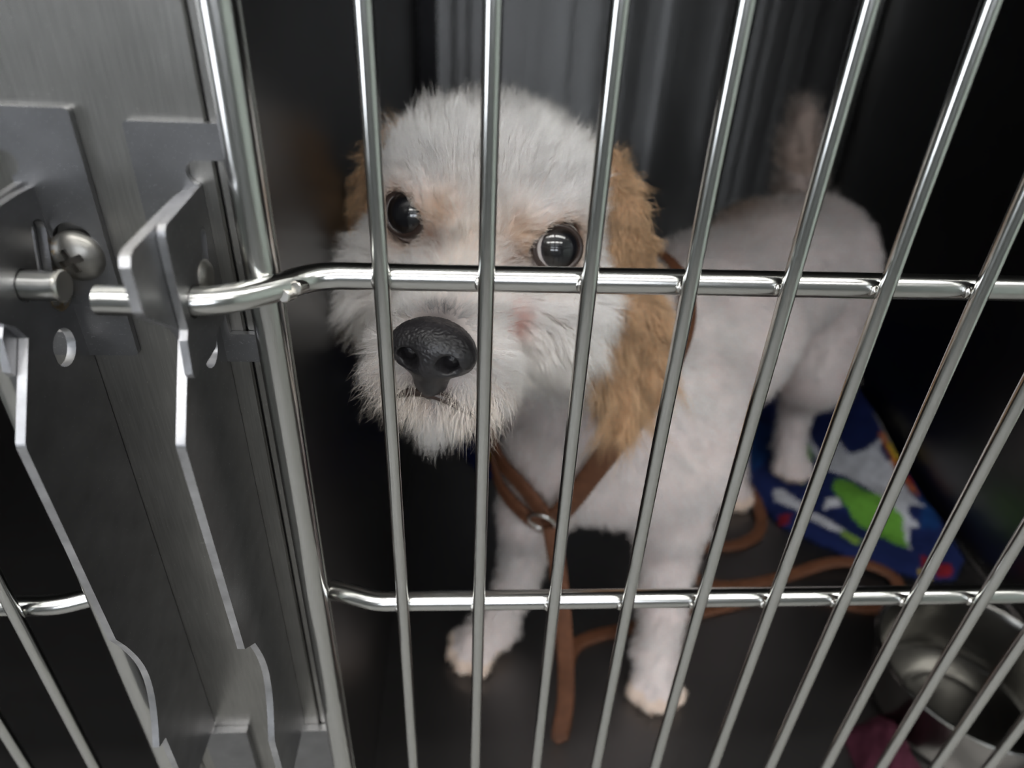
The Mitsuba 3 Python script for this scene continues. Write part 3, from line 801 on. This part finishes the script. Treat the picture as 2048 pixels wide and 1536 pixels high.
p = scatter(skin, 52000, w_body, 4); p = p[head_weight(p) < .6]
nrm = dog.grad(p); rng = np.random.default_rng(9)
g = np.tile([.35, .40, -.75], (len(p), 1)); leg = (p[:, 2] < -.24)
g[leg] = [0, .1, -1]
tail = (p[:, 1] > .39) & (p[:, 2] > -.10)
g[tail] = [-.2, -.1, .8]
g = g - (g * nrm).sum(1, keepdims=True) * nrm
length = np.where(tail, .015, np.where(leg, .0065, .0065)) * rng.uniform(.7, 1.25, len(p))
length = np.where(p[:, 2] < ZF + .02, .003, length)
d0 = unit(nrm * .75 + unit(g) * .75)
colr = coat_color(p); colr = np.clip(colr * rng.uniform(.92, 1.08, (len(p), 1)), 0, 1)
V, F, C = strands(p, d0, g * .35, length, rng.uniform(.00018, .00028, len(p)), colr, 2, np.clip(colr * 1.06, 0, 1), 22, .5, .01, .2, 10, .4)
V[:, 2] = np.maximum(V[:, 2], ZF + .0004)
add('dog__body_hair', (V, F), 'mat_fur', smooth=True, color=C)

# ear hair: long and wavy, tan
for ef, em, ax, s in EARS:
    ecol = lambda p: np.array([.40, .275, .175]) * (.75 + .5 * meshkit.fbm(p * 90, 3, 6))[:, None]
    k = add('dog__ear', em, 'mat_skin', smooth=True, color=ecol(em.vertices))
    p = scatter(em, 20000 if s > 0 else 9000, lambda q: np.ones(len(q)), 5 + s)
    nrm = ef.grad(p); rng = np.random.default_rng(10 + s)
    down = ax[2] * 1.0 - HU * .3
    g = down - (nrm @ down)[:, None] * nrm
    le = (p - HE) @ HU * 1000
    low = np.clip((-20 - le) / 50, 0, 1)
    length = (.011 + .012 * low) * rng.uniform(.6, 1.2, len(p))
    d0 = unit(nrm * .38 + unit(g) * .9)
    tone = rng.choice([.8, 1.0, 1.25], len(p))[:, None] * (.55 + .9 * meshkit.fbm(p / .005, 2, 9))[:, None]
    root_c = np.array([.50, .345, .22]) * tone
    V, F, C = strands(p, d0, -HU * .25 + g * .1, length, rng.uniform(.00010, .00019, len(p)), np.clip(root_c, 0, 1), 4, np.clip(root_c * np.array([1.15, 1.12, 1.05]), 0, 1), 30 + s, 1.5, .012, .11, 13, .52)
    add(k + '__hair', (V, F), 'mat_fur', smooth=True, color=C)

# whiskers and stray lip hairs
rng = np.random.default_rng(14)
rt = np.array([hd(MID + sg * rng.uniform(4, 20), rng.uniform(24, 42), rng.uniform(-57, -45)) for sg in rng.choice([-1, 1], 1000)])
rt = dog.snap(rt, .0002)
nn = dog.grad(rt)
dd = unit(nn * .8 - HU * .65 + HR * np.sign(head_local(rt)[:, :1] - MID) * .35)
V, F, C = strands(rt, dd, np.tile(-HU * .45, (len(rt), 1)), rng.uniform(.006, .015, len(rt)), rng.uniform(.00006, .00010, len(rt)), np.tile([.80, .74, .70], (len(rt), 1)), 4, np.tile([.85, .76, .68], (len(rt), 1)), 40, .6, .012, .3)
add('dog__whiskers', (V, F), 'mat_fur', smooth=True, color=C)

labels['dog__ear'] = {'label': 'long tan ear hanging beside the cheek'}
labels['dog__ear_001'] = {'label': 'tan ear half hidden behind the cheek'}
labels['dog__nose'] = {'label': 'black leathery nose'}

# ------------------------------------------------------------------ leather slip lead
def strap(path, wide, thick, facing, n, key):
    p = spline(path, n)
    m = sweep(p, thick, wide, sides=14, ref=facing(p), power=3.2)
    return add(key, m, 'mat_leather', smooth=40)

body_face = lambda p: dog.grad(p)
def on_body(pts, off):
    return dog.snap(np.array(pts), off)

RING = on_body([(.0776, .134, -.2170)], .0075)[0]
loop_r = [(.0790, .132, -.2140), (.0834, .1284, -.2035), (.0934, .1206, -.175), (.1035, .1184, -.1512), (.1102, .1186, -.1374), (.128, .124, -.108), (.142, .165, -.080), (.122, .225, -.068), (.085, .245, -.080)]
loop_l = [(.0765, .134, -.2130), (.0719, .1352, -.2075), (.0606, .1407, -.194), (.0488, .1568, -.189), (.036, .180, -.175), (.034, .210, -.150), (.052, .240, -.105), (.085, .245, -.080)]
loop_b = [(.0765, .136, -.2190), (.0719, .1404, -.2250), (.0590, .1464, -.2170), (.0496, .158, -.211), (.040, .172, -.196), (.036, .185, -.178)]
for pts, off in ((loop_r, .0075), (loop_l, .0072), (loop_b, .0072)):
    q = dog.snap(spline(pts, 60), off)
    q = np.array([q[max(0, i - 2):i + 3].mean(0) for i in range(len(q))])
    add('leash__neck_strap', sweep(q, .0022, .0064, sides=14, ref=dog.grad(q), power=3.2), 'mat_leather', smooth=40)
zf = ZF + .0025
lead = [RING + [.001, -.001, -.004], (.0835, .121, -.250), (.090, .104, -.300), (.0925, .091, -.352), (.0905, .086, ZF + .010), (.092, .088, ZF + .0042), (.100, .118, zf), (.110, .160, zf),
        (.147, .176, zf), (.195, .187, zf), (.247, .200, zf), (.310, .211, zf), (.352, .200, zf), (.388, .198, zf), (.410, .222, zf + .004), (.378, .243, zf + .006), (.330, .238, zf), (.280, .224, zf), (.236, .226, zf),
        (.222, .250, zf), (.245, .268, zf), (.276, .270, zf), (.304, .284, zf), (.316, .302, zf), (.318, .324, zf + .006), (.308, .346, zf + .014), (.288, .350, zf + .012), (.266, .336, zf + .006)]
lp = spline(lead, 260)
lf = np.tile([0, 0, 1.0], (260, 1))
lt = np.gradient(lp, axis=0); lt /= np.linalg.norm(lt, axis=1, keepdims=True)
wv = np.clip((-lt[:, 2] - .3) / .5, 0, 1)[:, None]
lf = lf * (1 - wv) + np.array([-.2, -1.0, .3]) * wv
add('leash__lead', sweep(lp, .0021, .0056, sides=14, ref=lf, power=3.2), 'mat_leather', smooth=40)
ang = np.linspace(0, 2 * np.pi, 41)
rn = dog.grad(RING[None])[0]
ra = np.cross(rn, [0, 0, 1.0]); ra /= np.linalg.norm(ra); rb = np.cross(ra, rn)
add('leash__ring', sweep(np.array([RING + np.array([-.005, -.001, 0]) + .0085 * (ra * math.cos(t) + rb * math.sin(t)) for t in ang]), .0011, sides=12, cap=False), 'mat_chrome', smooth=True, label='chrome ring')
thing('leash', 'brown leather slip lead looped round the dog\'s neck and trailing over the cage floor', 'leash')

# ------------------------------------------------------------------ blanket
edge = Polygon([(.004, .430), (.040, .372), (.105, .350), (.180, .372), (.250, .402), (.303, .393), (.317, .340), (.332, .296), (.381, .252), (.436, .226), (.470, .224), (.494, .250), (.4985, .300), (.4985, .694), (.004, .694)]).buffer(-.008).buffer(.008)
def blanket_h(x, y):
    q = np.stack([x, y, 0 * x], -1)
    fold = .010 * meshkit.fbm(q * 14, 3, 2) + .010 * np.maximum(0, np.sin((x * .8 + y) * 38 + 3 * meshkit.noise(q * 9, 7))) * meshkit.noise(q * 7, 3)
    flat = np.exp(-(np.hypot(x - .371, y - .376) / .035) ** 2)
    fold = fold * (1 - .75 * flat)
    rise = .085 * np.clip((y - .27) / .27, 0, 1) ** 1.2 * np.clip((x - .43) / .07, 0, 1) ** 1.6
    back = .05 * np.clip((y - .60) / .09, 0, 1) ** 1.5
    return .0035 + fold * .8 + rise + back
ST = .0026
gx, gy = np.arange(.002, .502, ST), np.arange(.216, .698, ST)
X, Y = np.meshgrid(gx, gy, indexing='ij')
inside = shapely.contains_xy(edge, X, Y)
idx = -np.ones(X.shape, int); idx[inside] = np.arange(inside.sum())
bx, by = X[inside], Y[inside]
rimd = shapely.distance(edge.exterior, shapely.points(bx, by))
hz = blanket_h(bx, by) * np.clip(np.sqrt(np.clip(rimd / .012, 0, 1)), .12, 1)
c4 = [idx[:-1, :-1], idx[1:, :-1], idx[1:, 1:], idx[:-1, 1:]]
ok = np.all([c >= 0 for c in c4], axis=0)
quad = np.stack([c[ok] for c in c4], 1)
nv = len(bx)
bv = np.vstack([np.stack([bx, by, ZF + .0006 + hz], 1), np.stack([bx, by, np.full(nv, ZF + .0006)], 1)])
e = np.vstack([quad[:, [0, 1]], quad[:, [1, 2]], quad[:, [2, 3]], quad[:, [3, 0]]])
es = {tuple(a) for a in e}
be = np.array([a for a in es if (a[1], a[0]) not in es])
bq = np.vstack([quad, quad[:, ::-1] + nv, np.stack([be[:, 1], be[:, 0], be[:, 0] + nv, be[:, 1] + nv], 1)])
NAVY, BLUE, WHITE, GREEN, LIME, ORANGE, YELLOW, RED, CREAM = (.005, .009, .040), (.006, .030, .11), (.43, .44, .48), (.10, .26, .035), (.18, .30, .05), (.32, .085, .015), (.45, .32, .03), (.14, .009, .014), (.34, .33, .28)
PRINT = [
    (BLUE, [(.512, .363), (.529, .346), (.516, .317), (.481, .281), (.464, .281), (.486, .312)]),
    (BLUE, [(.33, .37), (.36, .40), (.39, .45), (.36, .47), (.32, .42)]),
    (WHITE, [(.417, .432), (.418, .408), (.421, .388), (.446, .418), (.445, .398), (.456, .395), (.468, .397), (.489, .412), (.474, .388), (.476, .376), (.486, .37), (.479, .346), (.482, .326), (.485, .313), (.47, .312), (.459, .302), (.462, .284), (.453, .283), (.443, .261), (.446, .281), (.445, .312), (.443, .337), (.432, .363), (.414, .376), (.411, .408)]),
    (WHITE, [(.343, .342), (.351, .34), (.363, .323), (.367, .307), (.378, .297), (.388, .284), (.387, .278), (.373, .287), (.363, .297), (.355, .313), (.338, .326)]),
    (WHITE, [(.383, .313), (.392, .323), (.399, .323), (.4, .316), (.39, .315)]),
    (GREEN, [(.414, .355), (.426, .352), (.432, .334), (.444, .323), (.448, .31), (.453, .294), (.446, .279), (.442, .262), (.432, .267), (.423, .277), (.41, .292), (.407, .312), (.401, .334)]),
    (GREEN, [(.4, .411), (.411, .418), (.407, .398), (.386, .363), (.376, .349), (.372, .355)]),
    (GREEN, [(.509, .58), (.524, .58), (.5, .534), (.475, .496), (.461, .5)]),
    (LIME, [(.389, .282), (.399, .27), (.393, .265), (.385, .276)]),
    (ORANGE, [(.516, .451), (.528, .447), (.518, .408), (.52, .389), (.524, .367), (.509, .367), (.501, .385), (.508, .418)]),
    (YELLOW, [(.536, .462), (.548, .454), (.541, .429), (.528, .422), (.531, .443)]),
    (CREAM, [(.557, .54), (.567, .535), (.561, .489), (.555, .466), (.541, .466), (.544, .497)]),
    (RED, [(.531, .405), (.54, .402), (.53, .385), (.522, .389)]),
    (RED, [(.448, .25), (.455, .248), (.45, .237), (.444, .237)]),
    (RED, [(.459, .239), (.471, .239), (.465, .230), (.455, .229)]),
    (RED, [(.335, .305), (.346, .305), (.338, .296), (.332, .297)]),
    (YELLOW, [(.439, .233), (.449, .231), (.447, .226), (.437, .227)]),
    (YELLOW, [(.621, .754), (.63, .748), (.597, .687), (.585, .675)]),
    (YELLOW, [(.044, .405), (.052, .41), (.054, .40), (.046, .395)]),
    (RED, [(.10, .42), (.12, .43), (.118, .41)]), (GREEN, [(.15, .50), (.20, .54), (.22, .50), (.18, .47)]), (WHITE, [(.08, .55), (.13, .60), (.14, .55), (.20, .57), (.13, .52)]),
    (ORANGE, [(.28, .52), (.32, .58), (.33, .53)])]
def lay(q):
    """Points of the print that lie past the cage's side run up the raised edge of the blanket."""
    out = []
    for x, y in q:
        if x > .478:
            t = (.478 + .016 * min(1, (x - .478) / .1) - .025) / (x - .025); x, y = .025 + (x - .025) * t, -.182 + (y + .182) * t
        out.append((x, y))
    return out
bc = np.tile(NAVY, (nv, 1)) * (1 + 1.2 * meshkit.fbm(np.stack([bx, by, 0 * bx], 1) * 45, 3, 8))[:, None]
wob = .0016 * np.stack([meshkit.noise(np.stack([bx, by, 0 * bx], 1) * 300, s) - .5 for s in (1, 2)], 1)
for col, poly in PRINT:
    pg = Polygon(lay(poly)).buffer(0).buffer(.0012)
    m = shapely.contains_xy(pg, bx + wob[:, 0], by + wob[:, 1])
    bc[m] = np.array(col) * (.7 + .6 * meshkit.fbm(np.stack([bx, by, 0 * bx], 1) * 160, 2, 3))[m][:, None]
bc = np.vstack([bc, np.tile(NAVY, (nv, 1))])
add('blanket', (bv, bq), 'mat_blanket', smooth=True, color=bc)
thing('blanket', 'navy plush blanket printed with white bursts and green shapes, spread under the dog\'s hind feet', 'blanket')

# ------------------------------------------------------------------ water bowl
prof = [(.0, .0022), (.026, .0022), (.029, .0036), (.032, .0036), (.034, .0020), (.046, .0020), (.0525, .0040), (.0555, .0090), (.0620, .0500), (.0632, .0552), (.0645, .0563), (.0664, .0562), (.0672, .0552), (.0668, .0542), (.0648, .0538),
        (.0640, .0500), (.0572, .0080), (.0540, .0018), (.0500, .0004), (.0, .0004)]
from scipy.interpolate import interp1d
add('water_bowl__bowl', lathe(prof, 96, (.388, .103, ZF)), 'mat_bowl', smooth=38)
wt = lathe([(0, .0110), (.0550, .0110), (.0545, .0106)], 72, (.388, .103, ZF))
thing('water_bowl', 'round stainless steel bowl with a rolled rim on the floor beside the door', 'bowl')

# ------------------------------------------------------------------ maroon cloth beside the bowl
rng = np.random.default_rng(5)
u, v = np.meshgrid(np.linspace(-1, 1, 40), np.linspace(-1, 1, 30), indexing='ij')
cq = np.stack([u * 2, v * 2, 0 * u], -1)
hh = (.004 + .024 * np.exp(-(u * 1.3) ** 2 - (v * 1.1) ** 2) + .010 * meshkit.fbm(cq * 1.6, 3, 4)) * np.clip((1 - np.maximum(np.abs(u), np.abs(v)) ** 4), .05, 1)
cx = .3135 + .022 * u * (1 - .15 * v) + .004 * meshkit.noise(cq * 2, 5); cy = .064 + .030 * v + .006 * u
cv = np.stack([cx, cy, ZF + .0008 + hh], -1)
ii = np.arange(40 * 30).reshape(40, 30)
fq = np.stack([ii[:-1, :-1], ii[1:, :-1], ii[1:, 1:], ii[:-1, 1:]], -1).reshape(-1, 4)
bot = cv.reshape(-1, 3).copy(); bot[:, 2] = ZF + .0004
loop = np.concatenate([ii[:, 0], ii[-1, 1:], ii[-2::-1, -1], ii[0, -2:0:-1]])
sd = np.stack([loop, np.roll(loop, -1)], 1)
add('cloth_scrap', (np.vstack([cv.reshape(-1, 3), bot]), np.vstack([fq, fq[:, ::-1] + 1200, np.stack([sd[:, 1], sd[:, 0], sd[:, 0] + 1200, sd[:, 1] + 1200], 1)])), 'mat_maroon', smooth=True)
thing('cloth_scrap', 'small crumpled maroon plush cloth beside the steel bowl', 'cloth')
